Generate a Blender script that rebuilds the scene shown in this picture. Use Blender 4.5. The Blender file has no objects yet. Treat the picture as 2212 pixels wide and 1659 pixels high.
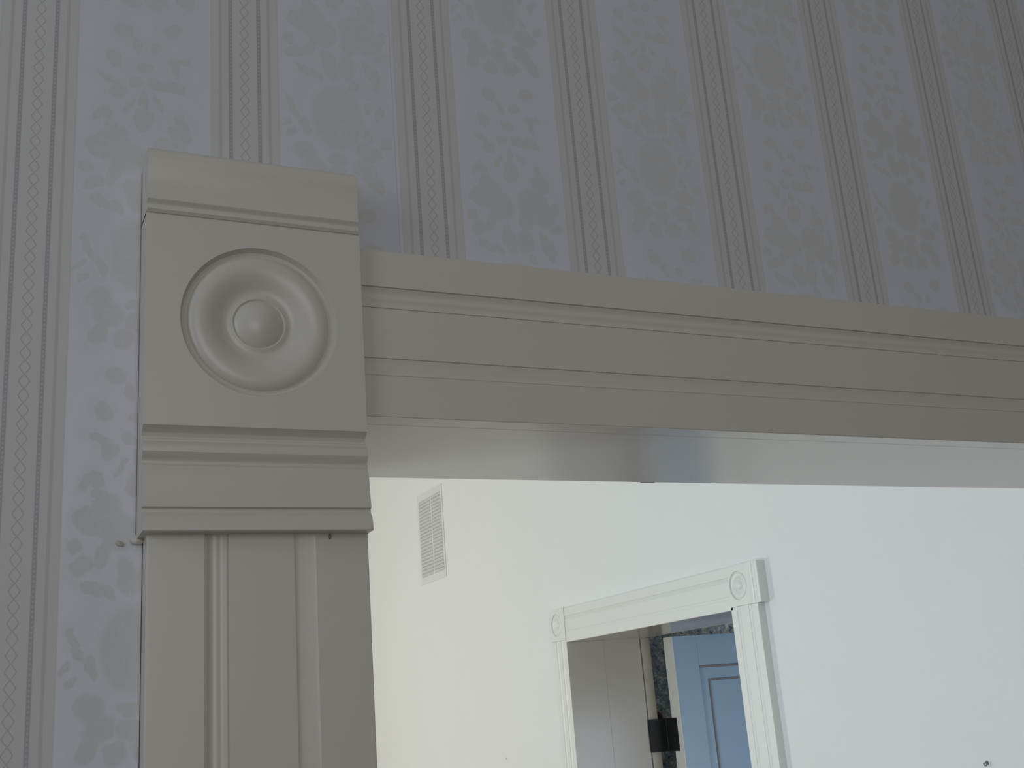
import bpy, bmesh, math, random
from mathutils import Vector, Matrix
from bpy_extras.node_shader_utils import PrincipledBSDFWrapper
random.seed(4)
sc = bpy.context.scene
COL = sc.collection
PI = math.pi

# ------------------------------------------------------------------ camera
EYE = Vector((0.0, -0.85, 1.80))
yaw, pit, rol = 0.45665916, 0.284118, -0.07987932
F = Vector((math.sin(yaw)*math.cos(pit), math.cos(yaw)*math.cos(pit), math.sin(pit)))
R0 = Vector((math.cos(yaw), -math.sin(yaw), 0.0))
U0 = R0.cross(F)
RX = math.cos(rol)*R0 + math.sin(rol)*U0
UP = -math.sin(rol)*R0 + math.cos(rol)*U0
cam_d = bpy.data.cameras.new('camera'); cam = bpy.data.objects.new('camera', cam_d); COL.objects.link(cam)
M = Matrix(((RX.x, UP.x, -F.x, EYE.x), (RX.y, UP.y, -F.y, EYE.y), (RX.z, UP.z, -F.z, EYE.z), (0, 0, 0, 1)))
cam.matrix_world = M
cam_d.sensor_fit = 'HORIZONTAL'; cam_d.sensor_width = 36.0
cam_d.lens = 36.0*2425.32/2212.0
cam_d.clip_start = 0.02
sc.camera = cam

# ------------------------------------------------------------------ world, lights, exposure
w = bpy.data.worlds.new('world'); sc.world = w; w.use_nodes = True
bg = w.node_tree.nodes['Background']
bg.inputs[0].default_value = (0.62, 0.74, 1.0, 1); bg.inputs[1].default_value = 0.25

def area(name, loc, rot, sx, sy, power, col, spread=PI):
    d = bpy.data.lights.new(name, 'AREA'); d.shape = 'RECTANGLE'; d.size = sx; d.size_y = sy
    d.energy = power; d.color = col; d.spread = spread
    o = bpy.data.objects.new(name, d); COL.objects.link(o); o.location = loc; o.rotation_euler = rot
    return o
# daylight through the tall window at the left of the papered room (light just outside the sash)
area('daylight_near_window', (-2.42, -1.35, 2.45), (0, -PI/2, 0), 1.9, 1.3, 15, (0.78, 0.87, 1.0))
# second, weaker window behind the photographer
area('daylight_rear_window', (-0.2, -3.32, 2.35), (PI/2, 0, 0), 1.5, 1.7, 15, (1.0, 0.97, 0.92))
# daylight through the two windows of the white room
area('daylight_far_window_a', (-1.72, 1.90, 1.75), (0, -PI/2, 0), 2.1, 1.5, 64, (0.76, 0.90, 1.0))
area('daylight_far_window_b', (-1.72, 6.10, 1.75), (0, -PI/2, 0), 2.1, 1.3, 74, (1.0, 1.0, 0.90))
# hall: daylight arriving from its own window out of sight, then an added fill lamp
area('daylight_hall_window', (3.75, 1.62, 1.0), (PI/2, 0, 0), 0.7, 1.5, 17.0, (0.70, 0.84, 1.0))
area('hall_fill_light', (4.58, 4.25, 2.3), (0, PI/2, 0), 0.7, 0.6, 6.0, (0.85, 0.92, 1.0))  # added fill lamp that lifts the dark hall paper; no opening behind it

vs = sc.view_settings
vs.view_transform = 'Standard'; vs.look = 'None'; vs.exposure = 0.0; vs.gamma = 1.0
try: vs.use_curve_mapping = False
except Exception: pass

# ------------------------------------------------------------------ materials
def nt(name):
    m = bpy.data.materials.new(name); m.use_nodes = True
    t = m.node_tree; b = t.nodes['Principled BSDF']
    return m, t, b

def paint(name, col, rough=0.4, var=0.03, bump=0.02, scale=60.0, coat=0.0, ior=1.5):
    m, t, b = nt(name)
    tc = t.nodes.new('ShaderNodeTexCoord')
    n1 = t.nodes.new('ShaderNodeTexNoise'); n1.inputs['Scale'].default_value = scale; n1.inputs['Detail'].default_value = 4
    n2 = t.nodes.new('ShaderNodeTexNoise'); n2.inputs['Scale'].default_value = 5.0; n2.inputs['Detail'].default_value = 3
    t.links.new(tc.outputs['Object'], n1.inputs['Vector']); t.links.new(tc.outputs['Object'], n2.inputs['Vector'])
    mx = t.nodes.new('ShaderNodeMix'); mx.data_type = 'RGBA'
    mx.inputs['A'].default_value = tuple(c*(1-var) for c in col)+(1,)
    mx.inputs['B'].default_value = tuple(min(1, c*(1+var)) for c in col)+(1,)
    t.links.new(n2.outputs['Fac'], mx.inputs['Factor'])
    t.links.new(mx.outputs['Result'], b.inputs['Base Color'])
    b.inputs['Roughness'].default_value = rough
    b.inputs['IOR'].default_value = ior
    b.inputs['Coat Weight'].default_value = coat
    bp = t.nodes.new('ShaderNodeBump'); bp.inputs['Strength'].default_value = bump; bp.inputs['Distance'].default_value = 0.002
    t.links.new(n1.outputs['Fac'], bp.inputs['Height']); t.links.new(bp.outputs['Normal'], b.inputs['Normal'])
    return m

TRIM = paint('cream_gloss_trim', (0.67, 0.64, 0.57), 0.30, 0.02, 0.05, 45)
JAMB = paint('gloss_jamb_enamel', (0.84, 0.815, 0.795), 0.22, 0.02, 0.015, 30)
WHITE = paint('white_wall_paint', (0.80, 0.80, 0.785), 0.75, 0.012, 0.08, 120)
FTRIM = paint('white_trim_paint', (0.79, 0.785, 0.755), 0.32, 0.01, 0.04, 60)
FJAMB = paint('warm_grey_jamb_paint', (0.50, 0.435, 0.365), 0.22, 0.02, 0.02, 40)
BLUE = paint('pale_blue_door_paint', (0.36, 0.47, 0.59), 0.38, 0.06, 0.06, 40)
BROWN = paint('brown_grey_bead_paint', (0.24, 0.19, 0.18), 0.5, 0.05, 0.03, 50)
DOOREDGE = paint('cream_door_edge_paint', (0.84, 0.80, 0.72), 0.4, 0.02, 0.03, 50)
BEIGE = paint('old_beige_casing_paint', (0.44, 0.375, 0.29), 0.4, 0.03, 0.03, 50)
BLACK = paint('black_japanned_iron', (0.006, 0.0065, 0.007), 0.65, 0.1, 0.05, 80)
RED = paint('dull_red_enamel', (0.10, 0.02, 0.02), 0.6, 0.1, 0.05, 80)
VENT = paint('white_enamelled_steel', (0.74, 0.745, 0.725), 0.35, 0.01, 0.0, 50)
SLAT = paint('grey_white_louvre_steel', (0.60, 0.61, 0.60), 0.4, 0.02, 0.0, 50)
DUCT = paint('dark_duct_interior', (0.34, 0.35, 0.345), 0.8, 0.1, 0.0, 50)
IRON = paint('dull_grey_steel', (0.18, 0.18, 0.175), 0.4, 0.1, 0.05, 200)
CEIL = paint('off_white_ceiling', (0.74, 0.735, 0.71), 0.85, 0.01, 0.05, 80)
PLAIN = paint('plain_papered_wall', (0.55, 0.55, 0.56), 0.6, 0.03, 0.05, 40)
BLOB = paint('dried_tan_filler', (0.52, 0.49, 0.43), 0.6, 0.05, 0.2, 300)

def wood_floor(name, c1, c2):
    m, t, b = nt(name)
    tc = t.nodes.new('ShaderNodeTexCoord'); mp = t.nodes.new('ShaderNodeMapping')
    mp.inputs['Scale'].default_value = (14, 1.2, 1)
    wv = t.nodes.new('ShaderNodeTexNoise'); wv.inputs['Scale'].default_value = 6; wv.inputs['Detail'].default_value = 6
    t.links.new(tc.outputs['Object'], mp.inputs['Vector']); t.links.new(mp.outputs['Vector'], wv.inputs['Vector'])
    cr = t.nodes.new('ShaderNodeValToRGB'); cr.color_ramp.elements[0].color = c1+(1,); cr.color_ramp.elements[1].color = c2+(1,)
    t.links.new(wv.outputs['Fac'], cr.inputs['Fac']); t.links.new(cr.outputs['Color'], b.inputs['Base Color'])
    b.inputs['Roughness'].default_value = 0.4
    return m
OAK = wood_floor('oak_boards', (0.26, 0.20, 0.15), (0.42, 0.34, 0.26))

def floral_dark():
    m, t, b = nt('dark_floral_paper')
    tc = t.nodes.new('ShaderNodeTexCoord')
    v = t.nodes.new('ShaderNodeTexVoronoi'); v.inputs['Scale'].default_value = 24; v.feature = 'SMOOTH_F1'
    n = t.nodes.new('ShaderNodeTexNoise'); n.inputs['Scale'].default_value = 32; n.inputs['Detail'].default_value = 2.5; n.inputs['Distortion'].default_value = 1.4
    ad = t.nodes.new('ShaderNodeMath'); ad.operation = 'MULTIPLY_ADD'; ad.inputs[1].default_value = 0.45
    cr = t.nodes.new('ShaderNodeValToRGB'); e = cr.color_ramp.elements
    e[0].position = 0.50; e[0].color = (0.018, 0.022, 0.032, 1)
    e[1].position = 0.80; e[1].color = (0.26, 0.28, 0.26, 1)
    for p, c in ((0.56, (0.07, 0.08, 0.09, 1)), (0.64, (0.15, 0.185, 0.20, 1)), (0.72, (0.09, 0.075, 0.05, 1))):
        x = e.new(p); x.color = c
    t.links.new(tc.outputs['Object'], v.inputs['Vector']); t.links.new(tc.outputs['Object'], n.inputs['Vector'])
    t.links.new(v.outputs['Distance'], ad.inputs[0]); t.links.new(n.outputs['Fac'], ad.inputs[2])
    t.links.new(ad.outputs[0], cr.inputs['Fac']); t.links.new(cr.outputs['Color'], b.inputs['Base Color'])
    b.inputs['Roughness'].default_value = 0.7
    return m
DARKPAPER = floral_dark()

# printed ovals, leaves and petals of the damask panel: centre x, centre z, radius x, radius z, turn (metres, degrees)
MOTIF = [(-0.0181, -0.0974, 0.0068, 0.0064, -30), (0.0215, -0.0916, 0.0077, 0.0058, 20), (-0.0073, -0.1098, 0.0037, 0.007, 20), (0.0076, -0.1099, 0.0048, 0.0045, 0), (-0.0259, -0.1255, 0.0052, 0.0068, 30), (0.0261, -0.119, 0.0082, 0.0026, 0), (0.0245, -0.1269, 0.0027, 0.007, 10), (-0.0017, -0.1295, 0.0058, 0.005, 0), (-0.0285, -0.1458, 0.0077, 0.0031, -25), (-0.0211, 0.1457, 0.0057, 0.0067, 0), (-0.0078, -0.1456, 0.0047, 0.005, 30), (0.0091, -0.145, 0.0069, 0.0056, -20), (0.023, -0.1474, 0.007, 0.0088, 30), (-0.0013, 0.1395, 0.0031, 0.0074, 0), (-0.0126, 0.1325, 0.0021, 0.0073, -35), (0.0103, 0.1378, 0.0021, 0.0068, 35), (-0.001, 0.1235, 0.0073, 0.0073, 0), (-0.0299, 0.1235, 0.0041, 0.0066, 20), (-0.0369, 0.121, 0.003, 0.0054, -30), (-0.0266, 0.1126, 0.0051, 0.0042, -20), (-0.0123, 0.1168, 0.0026, 0.0036, 30), (0.0085, 0.1178, 0.0026, 0.0031, 0), (0.0264, 0.127, 0.0032, 0.0056, -10), (0.0233, 0.1141, 0.0037, 0.0055, 20), (-0.0172, 0.1021, 0.0056, 0.003, -20), (-0.0373, 0.0995, 0.0065, 0.003, 20), (-0.0351, 0.0904, 0.0075, 0.0047, -10), (0.0139, 0.1041, 0.0047, 0.003, 10), (-0.002, 0.0015, 0.0231, 0.0322, 0), (-0.0429, 0.0105, 0.0028, 0.0069, 25), (-0.0397, 0.0004, 0.0028, 0.0061, 40), (-0.0468, -0.0099, 0.0024, 0.0053, -40), (-0.0436, -0.0199, 0.0027, 0.0053, -50), (-0.0303, -0.0102, 0.0035, 0.0084, 15), (-0.0368, -0.0218, 0.0021, 0.0045, 40), (0.0258, 0.0149, 0.0029, 0.0056, -25), (0.0359, 0.0103, 0.003, 0.0072, -30), (0.0325, 0.0003, 0.0022, 0.0055, 30), (0.0395, -0.0063, 0.0037, 0.0032, 0), (0.0247, -0.0119, 0.0036, 0.0063, 20), (0.0419, -0.0184, 0.0052, 0.0047, 20), (-0.031, -0.0359, 0.009, 0.0083, 20), (0.0255, -0.0287, 0.0109, 0.0077, -10), (-0.0034, -0.0392, 0.0078, 0.0046, 0), (0.0187, 0.0922, 0.0143, 0.0141, 0), (0.0286, 0.0812, 0.0113, 0.0108, 20), (0.0107, 0.0743, 0.0067, 0.0082, 0), (-0.0136, 0.0854, 0.0124, 0.0122, 10), (-0.032, 0.0911, 0.0086, 0.0081, 0), (-0.0383, 0.0611, 0.0078, 0.0056, 30), (-0.0241, 0.0688, 0.0043, 0.0096, -20), (-0.0074, 0.053, 0.0065, 0.0136, 15), (0.0084, 0.0529, 0.0073, 0.0113, -10), (-0.0317, 0.0451, 0.0085, 0.0039, -30), (0.0289, 0.052, 0.0045, 0.0114, 20), (0.0345, 0.0451, 0.0037, 0.0106, 0), (0.0415, 0.0691, 0.0068, 0.0041, 20), (-0.0192, 0.0413, 0.0036, 0.0063, 40), (-0.0231, 0.1044, 0.0094, 0.0074, 10), (-0.0436, 0.0743, 0.0056, 0.0048, 0), (-0.0025, 0.1172, 0.0059, 0.0058, 0), (0.03, 0.1145, 0.0061, 0.0093, 10), (0.0136, 0.0348, 0.0044, 0.0048, 0), (-0.039, 0.0928, 0.0057, 0.0048, 0), (0.0409, 0.0887, 0.0046, 0.0075, -20)]
# the flower cluster that fills the panel between one oval's foot and the next bouquet
MOTIF += [(-0.024, -0.050, 0.0100, 0.0080, 15), (0.021, -0.047, 0.0095, 0.0085, -20), (-0.004, -0.053, 0.0085, 0.0075, 0),
          (0.031, -0.060, 0.0060, 0.0090, 25), (-0.031, -0.064, 0.0055, 0.0090, -25), (0.008, -0.066, 0.0090, 0.0070, 10),
          (-0.013, -0.068, 0.0075, 0.0070, 0), (0.024, -0.075, 0.0060, 0.0075, -15), (-0.026, -0.080, 0.0080, 0.0045, 30),
          (0.002, -0.081, 0.0060, 0.0080, 0), (-0.009, -0.091, 0.0050, 0.0070, 20), (0.012, -0.097, 0.0045, 0.0080, -20)]
MOTIF = [q for q in MOTIF if q[2]*q[3] > 1.25e-5 or q[0] in (-0.0429, 0.0359, -0.0436)][:67]
PER = 0.163

def wallpaper():
    m, t, b = nt('striped_damask_wallpaper')
    N, L = t.nodes, t.links
    def val(x):
        return x
    def mth(op, a, c=None, d=None, clamp=False):
        n = N.new('ShaderNodeMath'); n.operation = op; n.use_clamp = clamp
        for i, v in enumerate((a, c, d)):
            if v is None: continue
            if isinstance(v, (int, float)): n.inputs[i].default_value = v
            else: L.new(v, n.inputs[i])
        return n.outputs[0]
    def sstep(v, lo, hi):          # 1 below lo, 0 above hi
        n = N.new('ShaderNodeMapRange'); n.interpolation_type = 'SMOOTHSTEP'
        L.new(v, n.inputs['Value']); n.inputs['From Min'].default_value = lo; n.inputs['From Max'].default_value = hi
        n.inputs['To Min'].default_value = 1; n.inputs['To Max'].default_value = 0
        return n.outputs[0]
    uv = N.new('ShaderNodeUVMap'); uv.uv_map = 'repeat'
    sep = N.new('ShaderNodeSeparateXYZ'); L.new(uv.outputs[0], sep.inputs[0])
    u, z = sep.outputs[0], sep.outputs[1]
    # ---- stripe band: signed distance to the stripe centre, in metres
    rnd = mth('ROUND', u)
    d = mth('MULTIPLY', mth('SUBTRACT', u, rnd), PER)
    ad = mth('ABSOLUTE', d)
    band = sstep(ad, 0.0278, 0.0292)
    heavy = sstep(mth('ABSOLUTE', mth('SUBTRACT', ad, 0.0121)), 0.0010, 0.0021)
    bead_w = sstep(mth('ABSOLUTE', mth('SUBTRACT', ad, 0.0121)), 0.0003, 0.0009)
    bead_z = sstep(mth('ABSOLUTE', mth('SUBTRACT', mth('FRACT', mth('DIVIDE', z, 0.0035)), 0.5)), 0.15, 0.34)
    bead = mth('MULTIPLY', bead_w, bead_z)
    thin = sstep(mth('ABSOLUTE', mth('SUBTRACT', ad, 0.0207)), 0.0006, 0.0018)
    edge = sstep(mth('ABSOLUTE', mth('SUBTRACT', ad, 0.0285)), 0.0002, 0.0009)
    sw = mth('SINE', mth('MULTIPLY', z, PI/0.0108))
    sn = mth('ADD', mth('MULTIPLY', mth('ARCSINE', mth('MULTIPLY', sw, 0.995)), 0.0017), mth('MULTIPLY', sw, 0.0011))
    lat1 = sstep(mth('ABSOLUTE', mth('SUBTRACT', d, sn)), 0.0002, 0.0008)
    lat2 = sstep(mth('ABSOLUTE', mth('ADD', d, sn)), 0.0002, 0.0008)
    lat = mth('MAXIMUM', lat1, lat2)
    # ---- damask panel
    fl = mth('FLOOR', u)
    par = mth('ABSOLUTE', mth('SUBTRACT', fl, mth('MULTIPLY', mth('FLOOR', mth('DIVIDE', fl, 2.0)), 2.0)))   # 1 on odd panels
    px = mth('MULTIPLY', mth('SUBTRACT', mth('SUBTRACT', u, fl), 0.5), PER)
    zz = mth('SUBTRACT', mth('ADD', z, mth('MULTIPLY', par, 0.15)), 2.462)
    pz = mth('MULTIPLY', mth('SUBTRACT', mth('FRACT', mth('ADD', mth('DIVIDE', zz, 0.30), 0.5)), 0.5), 0.30)
    cmb = N.new('ShaderNodeCombineXYZ'); L.new(px, cmb.inputs[0]); L.new(pz, cmb.inputs[1])
    uvn = N.new('ShaderNodeCombineXYZ'); L.new(mth('MULTIPLY', u, PER), uvn.inputs[0]); L.new(z, uvn.inputs[1])
    ns = N.new('ShaderNodeTexNoise'); ns.inputs['Scale'].default_value = 110; ns.inputs['Detail'].default_value = 2
    L.new(uvn.outputs[0], ns.inputs['Vector'])
    s1 = N.new('ShaderNodeVectorMath'); s1.operation = 'SUBTRACT'; L.new(ns.outputs['Color'], s1.inputs[0]); s1.inputs[1].default_value = (.5, .5, .5)
    s2 = N.new('ShaderNodeVectorMath'); s2.operation = 'MULTIPLY'; L.new(s1.outputs[0], s2.inputs[0]); s2.inputs[1].default_value = (0.009, 0.009, 0)
    s3 = N.new('ShaderNodeVectorMath'); s3.operation = 'ADD'; L.new(cmb.outputs[0], s3.inputs[0]); L.new(s2.outputs[0], s3.inputs[1])
    cur = None
    for (cx, cz, rx, rz, an) in MOTIF:
        big = rx > 0.02
        mp = N.new('ShaderNodeMapping'); mp.vector_type = 'TEXTURE'
        mp.inputs['Location'].default_value = (cx, cz, 0); mp.inputs['Rotation'].default_value = (0, 0, math.radians(an))
        k = 1.0 if big else 1.16
        mp.inputs['Scale'].default_value = (rx*k, rz*k, 1)
        L.new((cmb if big else s3).outputs[0], mp.inputs['Vector'])
        ln = N.new('ShaderNodeVectorMath'); ln.operation = 'LENGTH'; L.new(mp.outputs[0], ln.inputs[0])
        cur = ln.outputs['Value'] if cur is None else mth('MINIMUM', cur, ln.outputs['Value'])
    motif = mth('MAXIMUM', sstep(cur, 0.80, 1.16), mth('MULTIPLY', sstep(cur, 1.1, 2.6), 0.30))
    rim = mth('MULTIPLY', sstep(mth('ABSOLUTE', mth('SUBTRACT', cur, 1.22)), 0.03, 0.16), mth('SUBTRACT', 1.0, band))
    inner = sstep(mth('ABSOLUTE', mth('SUBTRACT', ns.outputs['Fac'], 0.5)), 0.0, 0.035)
    motif = mth('MULTIPLY', motif, mth('SUBTRACT', 1.0, band))
    # ---- colours
    def mix(a, c, f):
        n = N.new('ShaderNodeMix'); n.data_type = 'RGBA'
        if isinstance(a, tuple): n.inputs['A'].default_value = a+(1,)
        else: L.new(a, n.inputs['A'])
        n.inputs['B'].default_value = c+(1,)
        L.new(f, n.inputs['Factor'])
        return n.outputs['Result']
    c = mix((0.664, 0.681, 0.744), (0.698, 0.716, 0.779), mth('MULTIPLY', rim, 0.6))
    c = mix(c, (0.618, 0.618, 0.615), motif)
    c = mix(c, (0.647, 0.658, 0.683), mth('MULTIPLY', mth('MULTIPLY', motif, inner), 0.55))
    c = mix(c, (0.618, 0.612, 0.598), band)
    c = mix(c, (0.543, 0.531, 0.524), mth('MULTIPLY', edge, 0.5))
    c = mix(c, (0.503, 0.485, 0.473), mth('MULTIPLY', thin, 0.75))
    c = mix(c, (0.411, 0.387, 0.416), heavy)
    c = mix(c, (0.543, 0.526, 0.547), mth('MULTIPLY', bead, 0.8))
    c = mix(c, (0.445, 0.427, 0.410), mth('MULTIPLY', lat, 0.8))
    L.new(c, b.inputs['Base Color'])
    rr = mth('ADD', 0.36, mth('MULTIPLY', mth('MAXIMUM', motif, band), 0.16))
    L.new(rr, b.inputs['Roughness'])
    bp = N.new('ShaderNodeBump'); bp.inputs['Strength'].default_value = 0.25; bp.inputs['Distance'].default_value = 0.0003
    n5 = N.new('ShaderNodeTexNoise'); n5.inputs['Scale'].default_value = 400; L.new(uvn.outputs[0], n5.inputs['Vector'])
    L.new(n5.outputs['Fac'], bp.inputs['Height']); L.new(bp.outputs['Normal'], b.inputs['Normal'])
    return m
PAPER = wallpaper()

# ------------------------------------------------------------------ builders
def link(name, me, mat, parent=None, smooth=False, loc=None, mw=None):
    o = bpy.data.objects.new(name, me); COL.objects.link(o)
    if mat: me.materials.append(mat)
    if smooth:
        for p in me.polygons: p.use_smooth = True
    if parent: o.parent = parent
    if loc is not None: o.location = loc
    if mw is not None: o.matrix_local = mw
    return o

def empty(name, loc=(0, 0, 0), rz=0):
    o = bpy.data.objects.new(name, None); COL.objects.link(o); o.location = loc; o.rotation_euler = (0, 0, rz)
    o.empty_display_size = 0.1
    return o

def tag(o, label=None, cat=None, group=None, kind=None):
    if label: o['label'] = label
    if cat: o['category'] = cat
    if group: o['group'] = group
    if kind: o['kind'] = kind
    return o

def bm_box(bm, x0, x1, y0, y1, z0, z1, bev=0.0):
    r = bmesh.ops.create_cube(bm, size=1.0)
    vs_ = r['verts']
    for v in vs_:
        v.co = Vector(((x0+x1)/2+v.co.x*(x1-x0), (y0+y1)/2+v.co.y*(y1-y0), (z0+z1)/2+v.co.z*(z1-z0)))
    if bev > 0:
        es = list({e for v in vs_ for e in v.link_edges})
        bmesh.ops.bevel(bm, geom=es, offset=bev, segments=2, affect='EDGES', profile=0.5)

def done(bm, name):
    bmesh.ops.recalc_face_normals(bm, faces=bm.faces)
    me = bpy.data.meshes.new(name); bm.to_mesh(me); bm.free(); return me

def box(name, x0, x1, y0, y1, z0, z1, mat, parent=None, bev=0.0):
    bm = bmesh.new(); bm_box(bm, x0, x1, y0, y1, z0, z1, bev)
    return link(name, done(bm, name), mat, parent)

def smooth_by_angle(me, deg=28):
    me.set_sharp_from_angle(angle=math.radians(deg)) if hasattr(me, 'set_sharp_from_angle') else None
    for p in me.polygons: p.use_smooth = True

def arc(p0, p1, bulge, n=8):
    """points from p0 to p1 along a circular-ish bow; bulge in the second coordinate"""
    out = []
    for i in range(n+1):
        t = i/n
        out.append((p0[0]+(p1[0]-p0[0])*t, p0[1]+(p1[1]-p0[1])*t + bulge*math.sin(PI*t)))
    return out

def extrude(name, prof, a0, a1, axis, back, mat, parent, deg=28, chamf0=0.0, chamf1=0.0):
    """moulding with profile (position across, standing-out depth) run from a0 to a1.
    axis 'x': across = z, runs along x ; axis 'z': across = x, runs along z. front faces -y; depth d -> y = -d"""
    bm = bmesh.new()
    pts = [(p[0], -p[1]) for p in prof] + [(prof[-1][0], -back), (prof[0][0], -back)]
    ends = []
    for a in (a0, a1):
        if axis == 'x': ends.append([bm.verts.new((a, y, s)) for s, y in pts])
        else: ends.append([bm.verts.new((s, y, a)) for s, y in pts])
    n = len(pts)
    for i in range(n):
        j = (i+1) % n
        bm.faces.new((ends[0][i], ends[0][j], ends[1][j], ends[1][i]))
    bm.faces.new(ends[0]); bm.faces.new(ends[1])
    me = done(bm, name); smooth_by_angle(me, deg)
    o = link(name, me, mat, parent)
    wn_ = o.modifiers.new('weighted', 'WEIGHTED_NORMAL'); wn_.keep_sharp = True; wn_.weight = 100
    return o

def flute(c, w, depth, base, bead=0.0, n=8, qk=0.0018):
    """a fluted groove centred at c of width w; two quirks and a raised bead in between"""
    h = w/2; q = 0.0011
    pts = [(c-h-0.0006, base), (c-h, base-qk), (c-h+q, base-qk)]
    inner = []
    for i in range(n+1):
        t = i/n; x = c-h+q+(w-2*q)*t
        inner.append((x, base-0.0006-depth*math.sin(PI*t)+bead*max(0, math.sin(PI*t))**6))
    pts += inner + [(c+h-q, base-qk), (c+h, base-qk), (c+h+0.0006, base)]
    return pts

def lathe_profile_disc(name, prof, cx, cz, base, mat, parent, seg=72):
    """prof: (radius, depth) from centre out, revolved about the -y axis through (cx, cz)"""
    bm = bmesh.new(); rings = []
    for r, d in prof:
        if r < 1e-6: rings.append([bm.verts.new((cx, -(base+d), cz))])
        else: rings.append([bm.verts.new((cx+r*math.cos(2*PI*i/seg), -(base+d), cz+r*math.sin(2*PI*i/seg))) for i in range(seg)])
    for a, b_ in zip(rings, rings[1:]):
        for i in range(seg):
            j = (i+1) % seg
            if len(a) == 1: bm.faces.new((a[0], b_[i], b_[j]))
            else: bm.faces.new((a[i], b_[i], b_[j], a[j]))
    me = done(bm, name)
    smooth_by_angle(me, 35)
    return link(name, me, mat, parent)

def plate_with_hole(bm, x0, x1, z0, z1, yf, cx, cz, r, seg=72):
    """front plate with a round hole, plus its four outer returns back to y=0"""
    ring = [bm.verts.new((cx+r*math.cos(2*PI*i/seg), yf, cz+r*math.sin(2*PI*i/seg))) for i in range(seg)]
    outer = []
    for i in range(seg):
        a = 2*PI*i/seg; dx, dz = math.cos(a), math.sin(a)
        tx = ((x1-cx)/dx if dx > 1e-9 else (x0-cx)/dx if dx < -1e-9 else 1e9)
        tz = ((z1-cz)/dz if dz > 1e-9 else (z0-cz)/dz if dz < -1e-9 else 1e9)
        s = min(tx, tz); outer.append(bm.verts.new((cx+dx*s, yf, cz+dz*s)))
    cs = {}
    for (x, z) in ((x0, z0), (x1, z0), (x1, z1), (x0, z1)): cs[(x, z)] = bm.verts.new((x, yf, z))
    for i in range(seg):
        j = (i+1) % seg
        o1, o2 = outer[i], outer[j]
        c = None
        if abs(o1.co.x-o2.co.x) > 1e-7 and abs(o1.co.z-o2.co.z) > 1e-7:
            xx = o1.co.x if min(abs(o1.co.x-x0), abs(o1.co.x-x1)) < 1e-6 else o2.co.x
            zz = o1.co.z if min(abs(o1.co.z-z0), abs(o1.co.z-z1)) < 1e-6 else o2.co.z
            c = min(cs.values(), key=lambda v: abs(v.co.x-xx)+abs(v.co.z-zz))
        vs2 = [ring[i], o1] + ([c] if c and (c.co-o1.co).length > 1e-6 and (c.co-o2.co).length > 1e-6 else []) + [o2, ring[j]]
        bm.faces.new(vs2)
    return

def place(o, mw):
    o.matrix_local = mw
    return o

# ------------------------------------------------------------------ shell of the papered (near) room
HL = 2.0355        # underside of the near doorway head
CB = 0.0           # plaster face of the near wall
wn = tag(empty('wall_near', (0, 0, 0)), 'pale striped damask papered wall around the wide cased opening', 'wall', kind='structure')
def wpart(name, *a, mat=WHITE): return box(name, *a, mat, wn)
wpart('wall_panel', -2.4, 0.1083, 0.0008, 0.19, 0.0, 3.7, mat=WHITE)
wpart('wall_panel', 0.1083, 2.10, 0.0008, 0.19, HL+0.02, 3.7, mat=WHITE)
wpart('wall_panel', 2.10, 4.2, 0.0008, 0.19, 0.0, 3.7, mat=WHITE)

# paper: stripe centres as hung (x), each one repeat apart
CENT = {0: .0245, 1: .1865, 2: .3525, 3: .5173, 4: .6847, 5: .8500, 6: 1.0092, 7: 1.1677}
for k in range(8, 28): CENT[k] = CENT[k-1]+.163
for k in range(-1, -16, -1): CENT[k] = CENT[k+1]-.163
ks = sorted(CENT)
def u_of(x):
    for a, b_ in zip(ks, ks[1:]):
        if CENT[a] <= x <= CENT[b_]: return a+(x-CENT[a])/(CENT[b_]-CENT[a])
    return ks[0]+(x-CENT[ks[0]])/.163
def paper_sheet(x0, x1, z0, z1, dy=0.0, notch=None):
    xs = sorted([x0]+[CENT[k] for k in ks if x0+1e-4 < CENT[k] < x1-1e-4]+[x1]+([notch[0]] if notch else []))
    zb = z0
    bm = bmesh.new(); uvl = bm.loops.layers.uv.new('repeat')
    yf, yb = -0.0003-dy, 0.0006
    cols = []
    for x in xs:
        cols.append([bm.verts.new((x, yf, z0 if not notch or x <= notch[0] else notch[1])), bm.verts.new((x, yf, z1)), bm.verts.new((x, yb, z0 if not notch or x <= notch[0] else notch[1])), bm.verts.new((x, yb, z1))])
        if notch and x == notch[0]:
            c0 = cols[-1]; step = [bm.verts.new((x, yf, notch[1])), c0[1], bm.verts.new((x, yb, notch[1])), c0[3]]
    for a, b_ in zip(cols, cols[1:]):
        if notch and a is c0: a = step
        bm.faces.new((a[0], b_[0], b_[1], a[1])); bm.faces.new((a[3], b_[3], b_[2], a[2]))
        bm.faces.new((a[1], b_[1], b_[3], a[3])); bm.faces.new((a[2], b_[2], b_[0], a[0]))
    bm.faces.new((cols[0][0], cols[0][1], cols[0][3], cols[0][2])); bm.faces.new((cols[-1][2], cols[-1][3], cols[-1][1], cols[-1][0]))
    bmesh.ops.recalc_face_normals(bm, faces=bm.faces)
    for f in bm.faces:
        for l in f.loops: l[uvl].uv = (u_of(l.vert.co.x), l.vert.co.z)
    me = bpy.data.meshes.new('wallpaper_sheet'); bm.to_mesh(me); bm.free()
    return link('wallpaper_sheet', me, PAPER, wn)
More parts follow.
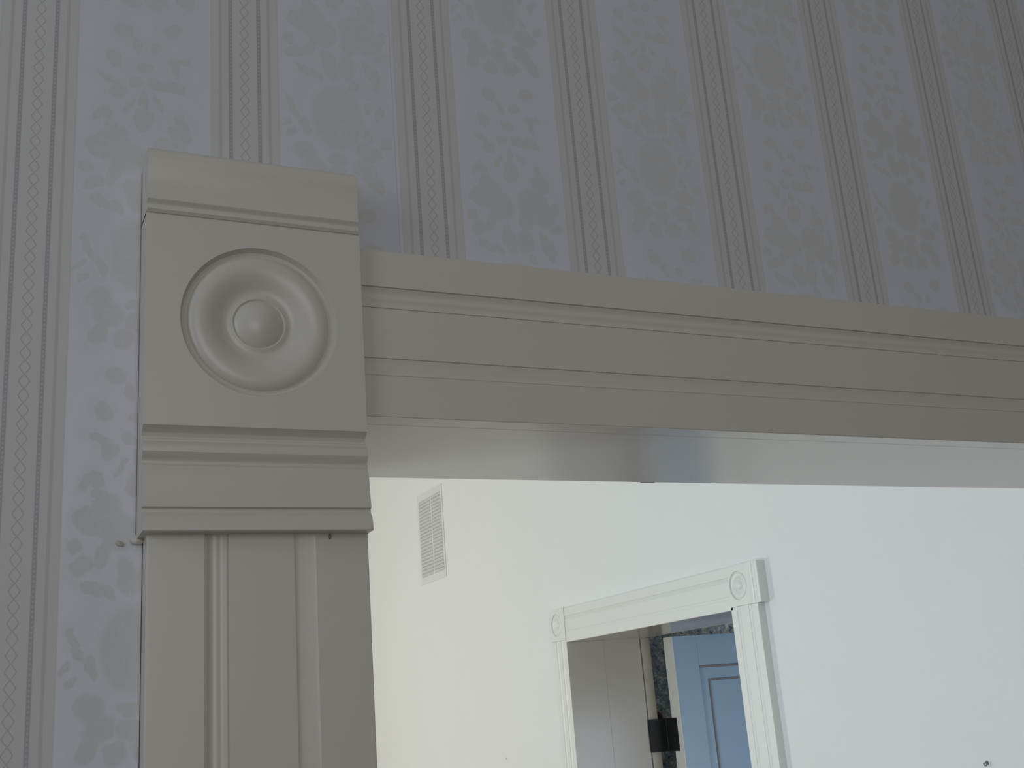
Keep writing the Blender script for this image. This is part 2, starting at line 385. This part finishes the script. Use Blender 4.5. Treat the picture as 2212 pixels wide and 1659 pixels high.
# lengths of paper with butt seams; the length beside the doorway stops at the casing
seams = [-2.4, -2.119, -1.634, -1.147, -0.658, -0.168]
for a, b_ in zip(seams, seams[1:]): paper_sheet(a, b_-0.00015, 0.0, 3.62)
paper_sheet(-0.168, 0.3196, 0.0, 3.62, 0.0, (0.1083, HL+0.03))
xs_ = [0.31975, 0.8090, 1.2980, 1.7860]
for a, b_ in zip(xs_, xs_[1:]): paper_sheet(a, b_-0.00015, HL+0.03, 3.62, 0.0)
paper_sheet(1.7860, 2.28, HL+0.03, 3.62); paper_sheet(2.2804, 2.77, 0.0, 3.62); paper_sheet(2.7704, 3.26, 0.0, 3.62); paper_sheet(3.2604, 4.2, 0.0, 3.62)
# lump of dried filler stuck on the paper beside the block's foot
bm = bmesh.new(); bmesh.ops.create_icosphere(bm, subdivisions=2, radius=1)
for v in bm.verts:
    v.co += Vector((random.uniform(-.15, .15), 0, random.uniform(-.15, .15)))
    v.co = Matrix.Rotation(math.radians(25), 3, 'Y') @ Vector((v.co.x*.0036, v.co.y*.0012, v.co.z*.0018))
tag(link('filler_lump', done(bm, 'filler_lump'), BLOB, wn, True, (0.0925, -0.0008, 1.9385)), 'small tan lump of filler on the paper')

# ------------------------------------------------------------------ trim_1 : casing of the near doorway
t1 = tag(empty('trim_1', (0, 0, 0)), 'cream painted moulded casing with rosette blocks around the near opening', 'door casing', kind='structure')
BX0, BX1 = 0.1040, 0.2733
FB = 0.0292       # how far the block stands off the wall
def near_block(x0, x1, flip=False):
    w_ = x1-x0; zb0, zb1 = 2.0215, 2.190
    bm = bmesh.new()
    cx, cz, rr = (x0+x1)/2+0.002, 2.1067, 0.0612
    plate_with_hole(bm, x0, x1, zb0, zb1, -FB, cx, cz, rr)
    # returns
    def quad(a, b_, c, d): bm.faces.new([bm.verts.new(p) for p in (a, b_, c, d)])
    yb = 0.004
    quad((x0, -FB, zb0), (x0, -FB, zb1), (x0, yb, zb1), (x0, yb, zb0))
    quad((x1, -FB, zb0), (x1, yb, zb0), (x1, yb, zb1), (x1, -FB, zb1))
    quad((x0, -FB, zb1), (x1, -FB, zb1), (x1, yb, zb1), (x0, yb, zb1))
    quad((x0, -FB, zb0), (x0, yb, zb0), (x1, yb, zb0), (x1, -FB, zb0))
    bmesh.ops.remove_doubles(bm, verts=bm.verts, dist=1e-6)
    blk = link('corner_block', done(bm, 'corner_block'), TRIM, t1)
    prof = []
    for i in range(9):                                     # domed button
        t = i/8; r = 0.0185*t; prof.append((r, -0.0006-0.0062*(1-math.cos(t*PI/2))**1.1))
    prof += [(0.0193, -0.0078), (0.0200, -0.0074), (0.0207, -0.0066), (0.0216, -0.0068)]
    prof += [(0.0235, -0.0079), (0.0265, -0.0079), (0.0300, -0.0066), (0.0335, -0.0046), (0.0370, -0.0029), (0.0410, -0.0015), (0.0450, -0.0008), (0.0490, -0.0010), (0.0525, -0.0020), (0.0545, -0.0034), (0.0555, -0.0052), (0.0572, -0.0058), (0.0590, -0.0050), (0.0602, -0.0022), (rr, 0.0)]
    lathe_profile_disc('rosette', prof, cx, cz, FB, TRIM, blk)
    # cap moulding above the rosette square
    b0 = FB
    cap = [(2.1880, b0-0.004), (2.1890, b0+0.0012), (2.1912, b0+0.0030), (2.1938, b0+0.0030), (2.1946, b0+0.0016), (2.1956, b0+0.0010), (2.1966, b0+0.0016), (2.1978, b0+0.0032), (2.1992, b0+0.0040)]
    cap += [(2.1992+0.0275*t/8, b0+0.0040-0.0016*math.sin(PI*t/8)+0.0012*t/8) for t in range(1, 9)]
    cap += [(2.2290, b0+0.0060), (2.2325, b0+0.0070), (2.2365, b0+0.0066), (2.2400, b0+0.0048), (2.2428, b0+0.0016), (2.2440, b0-0.0030), (2.2452, -0.0)]
    c1 = x1-0.0014 if not flip else x1
    c0 = x0 if not flip else x0+0.0014
    cp = extrude('block_cap', cap, c0, c1, 'x', -0.004, TRIM, blk)
    for v in cp.data.vertices:                                # worn rounded top corner
        if v.co.z > 2.2395:
            k = (v.co.z-2.2395)/0.0057
            if not flip and v.co.x > x1-0.01: v.co.x -= 0.0045*k
            if flip and v.co.x < x0+0.01: v.co.x += 0.0045*k
    # stacked mouldings under the square
    def seg_(z0, z1, pts): return [(z1+(z0-z1)*a, b0+d) for a, d in pts]
    low = [(2.0215, b0)]
    low += [(2.0208, b0), (2.0190, b0-0.0022), (2.0165, b0-0.0046), (2.0138, b0-0.0056), (2.0122, b0-0.0052), (2.0112, b0-0.0034), (2.0098, b0-0.0036)]
    low += [(2.0080, b0-0.0014), (2.0060, b0-0.0004), (2.0040, b0+0.0000), (2.0010, b0-0.0002), (1.9985, b0-0.0012), (1.9965, b0-0.0026), (1.9950, b0-0.0034), (1.9940, b0-0.0022), (1.9925, b0-0.0022), (1.9912, b0-0.0026)]
    for i in range(1, 13):
        t = i/12; low.append((1.9912-0.0316*t, b0-0.0026+0.0022*math.sin(min(1, t*4)*PI/2)+0.0030*t**1.8))
    low += [(1.9590, b0+0.0000), (1.9578, b0+0.0008), (1.9560, b0+0.0006), (1.9545, b0+0.0016), (1.9525, b0+0.0034), (1.9490, b0+0.0046), (1.9450, b0+0.0054), (1.9425, b0+0.0056), (1.9418, b0+0.0050), (1.9412, -0.0)]
    low = [(z_, d_ if d_ >= b0-0.0006 or z_ < 1.95 else b0-(b0-d_)*1.35) for z_, d_ in low]
    low = low[::-1]
    extrude('block_base_moulding', low, x0, x1, 'x', -0.004, TRIM, blk, 24)
    return blk
near_block(BX0, BX1)
PB = 0.0215
def pilaster(x0, x1, z0, z1, g1, g2, wg, name='pilaster', par=t1, mat=TRIM, base=PB, bead=0.0014, dp=0.0024, slanted=False):
    f2 = flute(g2, wg, dp, base, bead)
    if slanted:      # flute floor sloped to catch the light, shaping in its lighter sheen
        h = wg/2+0.0004
        f2 = [(g2-h, base), (g2-h+0.0004, base-0.0010)] + [(g2-h+0.0004+(2*h-0.0008)*i/8, base-0.0012+0.0010*(i/8)**1.5) for i in range(1, 9)] + [(g2+h, base)]
    prof = [(x0, 0.0), (x0, base-0.001), (x0+0.001, base)] + flute(g1, wg, dp, base, bead) + f2 + [(x1-0.001, base), (x1, base-0.001), (x1, 0.0)]
    return extrude(name, prof, z0, z1, 'z', -0.004, mat, par, 30)
pilaster(0.1088, 0.2730, 0.0, 1.9418, 0.1578, 0.2232, 0.0160, slanted=True)
hb = [(2.0355, 0.0), (2.0355, PB-0.001), (2.0362, PB)] + flute(2.0777, 0.0150, 0.0010, PB, 0.0004, 8, 0.0013) + flute(2.1383, 0.0190, 0.0030, PB, 0.0022, 12) + [(2.1800, PB), (2.1812, PB-0.0012), (2.1812, 0.0)]
RX0 = 2.02
extrude('head_casing', hb, BX1, RX0, 'x', -0.004, TRIM, t1, 30)
near_block(RX0, RX0+0.1693, True)
pilaster(RX0+0.0003, RX0+0.1645, 0.0, 1.9418, RX0+0.0500, RX0+0.1154, 0.0160)
# jamb lining of the opening
box('casing_edge', 0.2720, RX0, -0.0208, 0.0008, HL-0.0002, HL+0.0008, JAMB, t1)
box('head_jamb', 0.268, RX0+0.008, 0.0012, 0.2000, HL-0.0002, HL+0.0195, JAMB, t1, 0.0006)
box('side_jamb', 0.250, 0.2690, 0.0012, 0.2000, 0.0, HL-0.0004, JAMB, t1, 0.0006)
box('side_jamb', RX0+0.005, RX0+0.024, 0.0012, 0.2000, 0.0, HL-0.0004, JAMB, t1, 0.0006)
# far-side casing of the same opening
box('far_head_casing', 0.10, RX0+0.17, 0.1905, 0.2120, HL+0.004, HL+0.145, FTRIM, t1, 0.001)
box('far_side_casing', 0.10, 0.262, 0.1905, 0.2120, 0.0, HL+0.0035, FTRIM, t1, 0.001)
box('far_side_casing', RX0+0.012, RX0+0.17, 0.1905, 0.2120, 0.0, HL+0.0035, FTRIM, t1, 0.001)
# splinter hanging off the head jamb's back edge, seen against the white wall
box('jamb_splinter', 0.665, 0.684, 0.2001, 0.2010, HL-0.0008, HL+0.006, JAMB, t1)
# brown paint drip under the block
bm = bmesh.new(); bmesh.ops.create_icosphere(bm, subdivisions=2, radius=1)
for v in bm.verts: v.co = Vector((v.co.x*.0011, v.co.y*.0010, v.co.z*.0022))
tag(link('paint_drip', done(bm, 'paint_drip'), BROWN, t1, True, (0.2425, -PB-0.0004, 1.9392)), 'dark brown drip below the block')
bm = bmesh.new(); bmesh.ops.create_icosphere(bm, subdivisions=3, radius=1)
for v in bm.verts: v.co = Vector((v.co.x*.0050, v.co.y*.0040, v.co.z*.0030)) + Vector((random.uniform(-1, 1), 0, random.uniform(-1, 1)))*.0003
box('gap_shade_strip', 0.1035, 0.1040, -0.0009, 0.0, 1.945, 2.236, BROWN, t1)  # dark brown strip painted in for the shade of the block-to-wall gap
tag(link('caulk_blob', done(bm, 'caulk_blob'), TRIM, t1, True, (0.1048, -0.002, 1.9400)), 'blob of old caulk at the foot of the block')

# ------------------------------------------------------------------ white room: long right-hand wall with a cased doorway
WX = 2.535         # plaster face of that wall
LOC = Matrix.Translation((WX, 0, 0)) @ Matrix.Rotation(-PI/2, 4, 'Z')    # local x -> world -y, local -y (front) -> world -x
wr = tag(empty('wall_right', (0, 0, 0)), 'tall bare white painted wall of the room beyond', 'wall', kind='structure')
OY0, OY1, OZ = 2.5850, 3.8920, 2.0960
HX = 2.905         # hall face of the wall
for a in ((WX, HX, 0.19, OY0-0.02, 0, 3.7), (WX, HX, OY1+0.02, 9.0, 0, 3.7), (WX, HX, OY0-0.02, OY1+0.02, OZ+0.02, 3.7)):
    x0, x1, y0, y1, z0, z1 = a
    box('wall_panel', x0, x1, y0, y1, z0, z1, WHITE, wr)
t2 = empty('trim_2'); t2.matrix_world = LOC
tag(t2, 'white moulded casing with round rosette blocks around the far doorway', 'door casing', kind='structure')
FD = 0.0315
# local x = -world y
def lx(y): return -y
hbf = [(2.0960, 0.0), (2.0960, FD-.001), (2.0970, FD)] + flute(2.1400, 0.0135, 0.0012, FD, 0.0005, 8, 0.0012) + flute(2.2065, 0.0165, 0.0034, FD, 0.0034, 12) + [(2.2508, FD), (2.2518, FD-.001), (2.2518, 0.0)]
extrude('head_casing', hbf, lx(3.889), lx(2.5740), 'x', -0.003, FTRIM, t2, 30)
def far_block(xa, xb, za, zb, cx, cz, r, beads):
    fb = 0.0355
    bm = bmesh.new(); plate_with_hole(bm, xa, xb, za, zb, -fb, cx, cz, r, 48)
    yb = 0.002
    def quad(a, b_, c, d): bm.faces.new([bm.verts.new(p) for p in (a, b_, c, d)])
    quad((xa, -fb, za), (xa, -fb, zb), (xa, yb, zb), (xa, yb, za)); quad((xb, -fb, za), (xb, yb, za), (xb, yb, zb), (xb, -fb, zb))
    quad((xa, -fb, zb), (xb, -fb, zb), (xb, yb, zb), (xa, yb, zb)); quad((xa, -fb, za), (xa, yb, za), (xb, yb, za), (xb, -fb, za))
    bmesh.ops.remove_doubles(bm, verts=bm.verts, dist=1e-6)
    blk = link('corner_block', done(bm, 'corner_block'), FTRIM, t2)
    k = r/0.0612
    prof = [(0, -0.0005), (0.007, -0.001), (0.012, -0.0025), (0.0165, -0.0055), (0.0190, -0.0078), (0.0215, -0.0066), (0.0250, -0.0082), (0.0300, -0.0066), (0.0370, -0.0025), (0.0440, -0.0006), (0.0500, -0.0012), (0.0545, -0.0034), (0.0560, -0.0060), (0.0585, -0.0060), (0.0602, -0.002), (0.0612, 0)]
    lathe_profile_disc('rosette', [(a*k, d) for a, d in prof[:-1]]+[(r, 0)], cx, cz, fb, FTRIM, blk, 48)
    for b0, b1 in beads:
        extrude('edge_bead', [(b0, fb-.002), (b0+.001, fb+.0015), ((b0+b1)/2, fb+.0028), (b1-.001, fb+.0015), (b1, fb-.002)], za, zb, 'z', fb-.004, FTRIM, blk, 40)
    return blk
far_block(lx(2.5740), lx(2.3950), 2.1065, 2.2525, lx(2.520), 2.1795, 0.0525, [(lx(2.450), lx(2.428)), (lx(2.416), lx(2.396))])
far_block(lx(4.0420), lx(3.8890), 2.1065, 2.2525, lx(3.970), 2.1795, 0.0525, [])
def far_pil(xa, xb):
    w_ = xb-xa
    return pilaster(xa, xb, 0.0, 2.1060, xa+0.045, xb-0.045, 0.0170, 'pilaster', t2, FTRIM, FD, 0.0020, 0.0030)
far_pil(lx(2.5850), lx(2.4250)); far_pil(lx(4.0300), lx(3.8920))
# deep jambs
g = box('head_jamb', 0.0, 1.0, 0.0, 1.0, 0, 1, FJAMB, None); bpy.data.objects.remove(g)
def t2box(name, x0, x1, y0, y1, z0, z1, mat, bev=0.0008):
    """world-space box placed under trim_2"""
    o = box(name, lx(y1), lx(y0), x0-WX, x1-WX, z0, z1, mat, t2, bev); return o
t2box('head_jamb', 2.5042, 2.9050, OY0, OY1+0.019, OZ-0.0008, OZ+0.0195, FJAMB)
t2box('side_jamb', 2.5042, 2.6988, OY1-0.0010, OY1+0.0195, 0, OZ-0.001, FJAMB)
t2box('side_jamb', 2.6992, 2.8980, OY1-0.0008, OY1+0.0195, 0, OZ, FJAMB)
t2box('side_jamb', WX-0.0010, 2.9050, OY0-0.0195, OY0-0.0005, 0, OZ, FJAMB)
t2box('jamb_rabbet', 2.8982, 2.9060, OY1+0.0050, OY1+0.0195, 0, OZ, BROWN, 0)
t2box('hall_side_casing', 2.9062, 2.9560, OY1+0.0010, OY1+0.14, 0, OZ, BEIGE, 0.001)
t2box('hall_side_casing', 2.9062, 2.9300, OY0-0.15, OY0-0.0005, 0, OZ, DOOREDGE, 0.001)
t2box('hall_head_casing', 2.9062, 2.9300, OY0-0.15, OY1+0.15, OZ+0.0008, OZ+0.15, DOOREDGE, 0.001)

# ------------------------------------------------------------------ door_1 : blue panelled leaf swung open into the hall
d1 = empty('door_1', (2.992, 3.828, 0.0), math.radians(-3.0))
tag(d1, 'pale blue panelled door standing open in the hall on a black hinge', 'door', kind='structure')
LT, LW, LH = 0.082, 0.86, 2.088
# local: leaf runs +x, its thickness to -y, faces -y toward the camera
def leaf_box(name, x0, x1, z0, z1, y0, y1, mat, par=d1, bev=0.0015): return box(name, x0, x1, y0, y1, z0, z1, mat, par, bev)
leaf_box('edge_lipping', 0.0, 0.004, 0.008, LH, -LT, 0.0, DOOREDGE)
leaf_box('stile', 0.0042, 0.133, 0.008, LH, -LT, 0.0, BLUE)
leaf_box('stile', LW-0.145, LW, 0.008, LH, -LT, 0.0, BLUE)
leaf_box('rail', 0.1332, LW-0.1452, 1.948, LH, -LT, 0.0, BLUE)
leaf_box('rail', 0.1332, LW-0.1452, 0.90, 1.06, -LT, 0.0, BLUE)
leaf_box('rail', 0.1332, LW-0.1452, 0.008, 0.25, -LT, 0.0, BLUE)
for (z0, z1) in ((1.0602, 1.9478), (0.2502, 0.8998)):
    pan = leaf_box('panel', 0.1334, LW-0.1454, z0, z1, -LT+0.012, -0.012, BLUE, d1, 0)
    def bead(x0, x1, za, zb, y0, y1): return box('panel_bead', x0, x1, y0, y1, za, zb, BROWN, pan, 0.001)
    a = 0.012
    bead(0.1336, LW-0.1456, z1-a, z1-.0002, -LT+0.004, -LT+0.0118)
    bead(0.1336, LW-0.1456, z0+.0002, z0+a, -LT+0.004, -LT+0.0118)
    i = 0.064; b_ = 0.009
    bead(0.128+i-.012, LW-0.145-i+.012, z1-i-b_, z1-i, -LT+0.006, -LT+0.0118)
    bead(0.128+i-.012, LW-0.145-i+.012, z0+i, z0+i+b_, -LT+0.006, -LT+0.0118)
    bead(0.128+i-.012, 0.128+i-.012+b_*.8, z0+i+b_+.0002, z1-i-b_-.0002, -LT+0.006, -LT+0.0118)
    bead(LW-.145-i+.012-b_*.8, LW-.145-i+.012, z0+i+b_+.0002, z1-i-b_-.0002, -LT+0.006, -LT+0.0118)
# black cast hinges bridging the gap between jamb and leaf edge
def hinge(z0, z1):
    h = bpy.data.objects.new('hinge', None); COL.objects.link(h); h.parent = d1
    h.location = (0, 0, 0)
    Rz = Matrix.Rotation(math.radians(3.0), 4, 'Z')
    # plate on the door edge (faces -x, local)
    box('hinge_plate', -0.0030, -0.0002, -0.046, 0.045, z0, z1, BLACK, h, 0.0006)
    # plate on the jamb, faces -y: spans from the casing to the knuckle
    box('hinge_plate', -0.0980, -0.0035, 0.0480, 0.0520, z0, z1, BLACK, h, 0.0006)
    bm = bmesh.new(); bmesh.ops.create_cone(bm, cap_ends=True, segments=20, radius1=0.0042, radius2=0.0042, depth=z1-z0+0.002, matrix=Matrix.Translation((-0.005, 0.0475, (z0+z1)/2)))
    me = done(bm, 'hinge_pin'); smooth_by_angle(me, 40); link('hinge_pin', me, BLACK, h)
    return h
tag(hinge(1.5720, 1.7200), 'large black iron butt hinge')
hinge(0.30, 0.448)

# ------------------------------------------------------------------ hall beyond the doorway
wh = tag(empty('wall_hall', (0, 0, 0)), 'dark floral papered hall walls seen through the far doorway', 'wall', kind='structure')
box('wall_panel', 2.906, 4.6, 4.70, 4.80, 0, 3.69, DARKPAPER, wh)
box('wall_panel', 4.6, 4.7, 1.4, 4.8, 0, 3.69, DARKPAPER, wh)
box('wall_panel', 2.906, 4.6, 1.40, 1.50, 0, 3.69, DARKPAPER, wh)
for a in ((2.9058, 2.9061, 4.05, 4.70), (2.9058, 2.9061, 1.50, 2.43)):
    box('wallpaper_sheet', a[0], a[1]+.0006, a[2], a[3], 0, 3.2, DARKPAPER, wh)
# dull red round thing on the hall wall, just showing over the hinge
rp = empty('wall_plate', (3.432, 4.699, 1.700)); tag(rp, 'dull red round plate on dark floral hall wall above the black hinge', 'plate')
bm = bmesh.new(); seg = 28; prev = None; rings = []
for r, d in ((0, .004), (.030, .005), (.036, .012), (.052, .018), (.055, .017), (.053, .012), (.030, .001)):
    rings.append([bm.verts.new((0, -d, 0))] if r == 0 else [bm.verts.new((r*math.cos(2*PI*i/seg), -d, r*math.sin(2*PI*i/seg))) for i in range(seg)])
for a, b_ in zip(rings, rings[1:]):
    for i in range(seg):
        j = (i+1) % seg
        bm.faces.new((a[0], b_[i], b_[j]) if len(a) == 1 else (a[i], b_[i], b_[j], a[j]))
bm.faces.new(rings[-1])
link('dish', done(bm, 'dish'), RED, rp, True)

# ------------------------------------------------------------------ air vent high on the white wall
av = empty('air_vent'); av.matrix_world = Matrix.Translation((WX-0.0005, 5.6014, 2.8886)) @ Matrix.Rotation(-PI/2, 4, 'Z')
tag(av, 'white louvred wall air vent with two columns high on the white wall', 'air vent')
VW, VH = 0.212, 0.282
gw0, gw1, gz0, gz1 = -0.186, 0.186, -0.238, 0.238
def vb(name, x0, x1, z0, z1, y0, y1, mat, bev=0.001): return box(name, x0, x1, y0, y1, z0, z1, mat, av, bev)
bm = bmesh.new()
for a in ((-VW, VW, gz1, VH), (-VW, VW, -VH, gz0), (-VW, gw0, gz0, gz1), (gw1, VW, gz0, gz1)): bm_box(bm, a[0], a[1], -0.0035, 0.0, a[2], a[3])
link('frame', done(bm, 'frame'), VENT, av)
vb('divider', 0.018, 0.034, gz0, gz1, -0.0045, -0.001, VENT)
vb('duct_backing', gw0, gw1, gz0, gz1, -0.0008, 0.0, DUCT, 0)
rows = 23
for (a0, a1) in ((gw0+.001, 0.0175), (0.0345, gw1-.001)):
    me = None
    for i in range(rows):
        zc = gz0+(i+0.5)*(gz1-gz0)/rows
        if me is None:
            bm = bmesh.new(); bm_box(bm, a0, a1, -0.0045, 0.0045, -0.0006, 0.0006)
            bmesh.ops.rotate(bm, verts=bm.verts, matrix=Matrix.Rotation(math.radians(-62), 3, 'X'))
            bmesh.ops.scale(bm, verts=bm.verts, vec=(1, .62, 2.0))
            me = done(bm, 'louvre')
            me.materials.append(SLAT)
        o = bpy.data.objects.new('louvre', me); COL.objects.link(o); o.parent = av; o.location = (0, -0.0042, zc)

# ------------------------------------------------------------------ small things on the white wall
def screw_hook(y, z):
    r = empty('screw_hook'); r.matrix_world = Matrix.Translation((WX, y, z)) @ Matrix.Rotation(-PI/2, 4, 'Z')
    tag(r, 'tiny grey screw hook left in the white wall right of the doorway', 'hook')
    bm = bmesh.new(); path = [(0, 0.004, 0), (0, -0.014, 0)] + [(0.006-0.006*math.cos(a), -0.014, -0.0065*math.sin(a)) for a in [PI*i/10 for i in range(1, 11)]] + [(0.0125, -0.014, 0.004)]
    prev = None
    for i, p in enumerate(path):
        p = Vector(p); q = Vector(path[min(i+1, len(path)-1)]); s = Vector(path[max(i-1, 0)]); dr = (q-s).normalized()
        ax = dr.orthogonal().normalized(); ay = dr.cross(ax)
        if prev: 
            ax = (prev[1]-dr*prev[1].dot(dr)).normalized(); ay = dr.cross(ax)
        ring = [bm.verts.new(p+(ax*math.cos(2*PI*k/8)+ay*math.sin(2*PI*k/8))*0.0016) for k in range(8)]
        if prev:
            for k in range(8): bm.faces.new((prev[0][k], prev[0][(k+1) % 8], ring[(k+1) % 8], ring[k]))
        else: bm.faces.new(ring)
        prev = (ring, ax)
    bm.faces.new(prev[0])
    link('shank', done(bm, 'shank'), IRON, r, True)
    bm = bmesh.new(); bmesh.ops.create_cone(bm, cap_ends=True, segments=16, radius1=0.006, radius2=0.005, depth=0.002, matrix=Matrix.Translation((0, -0.001, 0)) @ Matrix.Rotation(PI/2, 4, 'X'))
    link('collar', done(bm, 'collar'), IRON, r)
screw_hook(1.5528, 1.5691)
nl = empty('nail'); nl.matrix_world = Matrix.Translation((WX, 4.7270, 1.5776)) @ Matrix.Rotation(-PI/2, 4, 'Z')
tag(nl, 'small nail head in the white wall left of the far doorway', 'nail')
bm = bmesh.new(); bmesh.ops.create_cone(bm, cap_ends=True, segments=12, radius1=0.0045, radius2=0.004, depth=0.0016, matrix=Matrix.Translation((0, -0.0028, 0)) @ Matrix.Rotation(PI/2, 4, 'X'))
link('head', done(bm, 'head'), SLAT, nl)
bm = bmesh.new(); bmesh.ops.create_cone(bm, cap_ends=True, segments=8, radius1=0.0015, radius2=0.0015, depth=0.006, matrix=Matrix.Translation((0, 0.001, 0)) @ Matrix.Rotation(PI/2, 4, 'X'))
link('shank', done(bm, 'shank'), SLAT, nl)

# ------------------------------------------------------------------ rest of the two rooms (out of the picture)
def structure(name, *a): 
    o = box(name, *a[:6], a[6]); tag(o, a[7], a[8], kind='structure'); return o
structure('floor', -2.6, 4.8, -3.5, 9.0, -0.1, -0.0005, OAK, 'brown oak board floor running through both rooms', 'floor')
structure('ceiling', -2.6, 4.8, -3.5, 9.0, 3.7005, 3.8, CEIL, 'flat off-white ceiling over both rooms', 'ceiling')
# near room: left wall with a window hole, rear wall with a window hole, right wall
def holed_wall_x(name, x0, x1, y0, y1, hy0, hy1, hz0, hz1, mat, label):
    r = tag(empty(name), label, 'wall', kind='structure')
    for a in ((y0, hy0, 0, 3.7), (hy1, y1, 0, 3.7), (hy0, hy1, 0, hz0), (hy0, hy1, hz1, 3.7)):
        if a[1]-a[0] > 1e-3: box('wall_panel', x0, x1, a[0], a[1], a[2], a[3], mat, r)
    return r
holed_wall_x('wall_left', -2.40, -2.25, -3.30, -0.0005, -2.02, -0.68, 1.45, 3.45, PLAIN, 'plain papered side wall of the near room with a tall window')
r = tag(empty('wall_rear'), 'plain papered wall behind the camera with one window', 'wall', kind='structure')
for a in ((-2.4, -1.0, 0, 3.7), (0.6, 4.2, 0, 3.7), (-1.0, 0.6, 0, 1.45), (-1.0, 0.6, 3.25, 3.7)): box('wall_panel', a[0], a[1], -3.3, -3.15, a[2], a[3], PLAIN, r)
structure('wall_side', 4.2, 4.35, -3.3, -0.0005, 0, 3.7, PLAIN, 'plain papered right side wall of the near room', 'wall')
# white room: left wall with two windows, end wall
r = tag(empty('wall_window'), 'white wall with two tall windows opposite the far doorway', 'wall', kind='structure')
for a in ((0.1905, 1.15, 0, 3.7), (2.65, 5.4, 0, 3.7), (6.8, 9.0, 0, 3.7), (1.15, 2.65, 0, 0.65), (1.15, 2.65, 2.85, 3.7), (5.4, 6.8, 0, 0.65), (5.4, 6.8, 2.85, 3.7)):
    box('wall_panel', -1.70, -1.55, a[0], a[1], a[2], a[3], WHITE, r)
structure('wall_end', -1.70, 2.52, 9.0, 9.15, 0, 3.7, WHITE, 'white end wall of the white room', 'wall')
def window(n, axis, c, lo, hi, z0, z1):
    r = tag(empty('window_%d' % n), ['', 'tall sash window in the near room side wall', 'sash window behind the camera', 'first tall sash window of the white room', 'second tall sash window of the white room'][n], 'window', kind='structure')
    def b(name, a0, a1, za, zb, t=0.02):
        if axis == 'x': box(name, c-t, c+t, a0, a1, za, zb, FTRIM, r, 0.002)
        else: box(name, a0, a1, c-t, c+t, za, zb, FTRIM, r, 0.002)
    b('frame_side', lo, lo+.04, z0, z1); b('frame_side', hi-.04, hi, z0, z1)
    b('frame_head', lo+.0405, hi-.0405, z1-.04, z1); b('frame_sill', lo+.0405, hi-.0405, z0, z0+.05)
    b('meeting_rail', lo+.0405, hi-.0405, (z0+z1)/2-.02, (z0+z1)/2+.02)
window(1, 'x', -2.32, -2.02, -0.68, 1.45, 3.45)
window(2, 'y', -3.22, -1.0, 0.6, 1.45, 3.25)
window(3, 'x', -1.62, 1.15, 2.65, 0.65, 2.85)
window(4, 'x', -1.62, 5.4, 6.8, 0.65, 2.85)
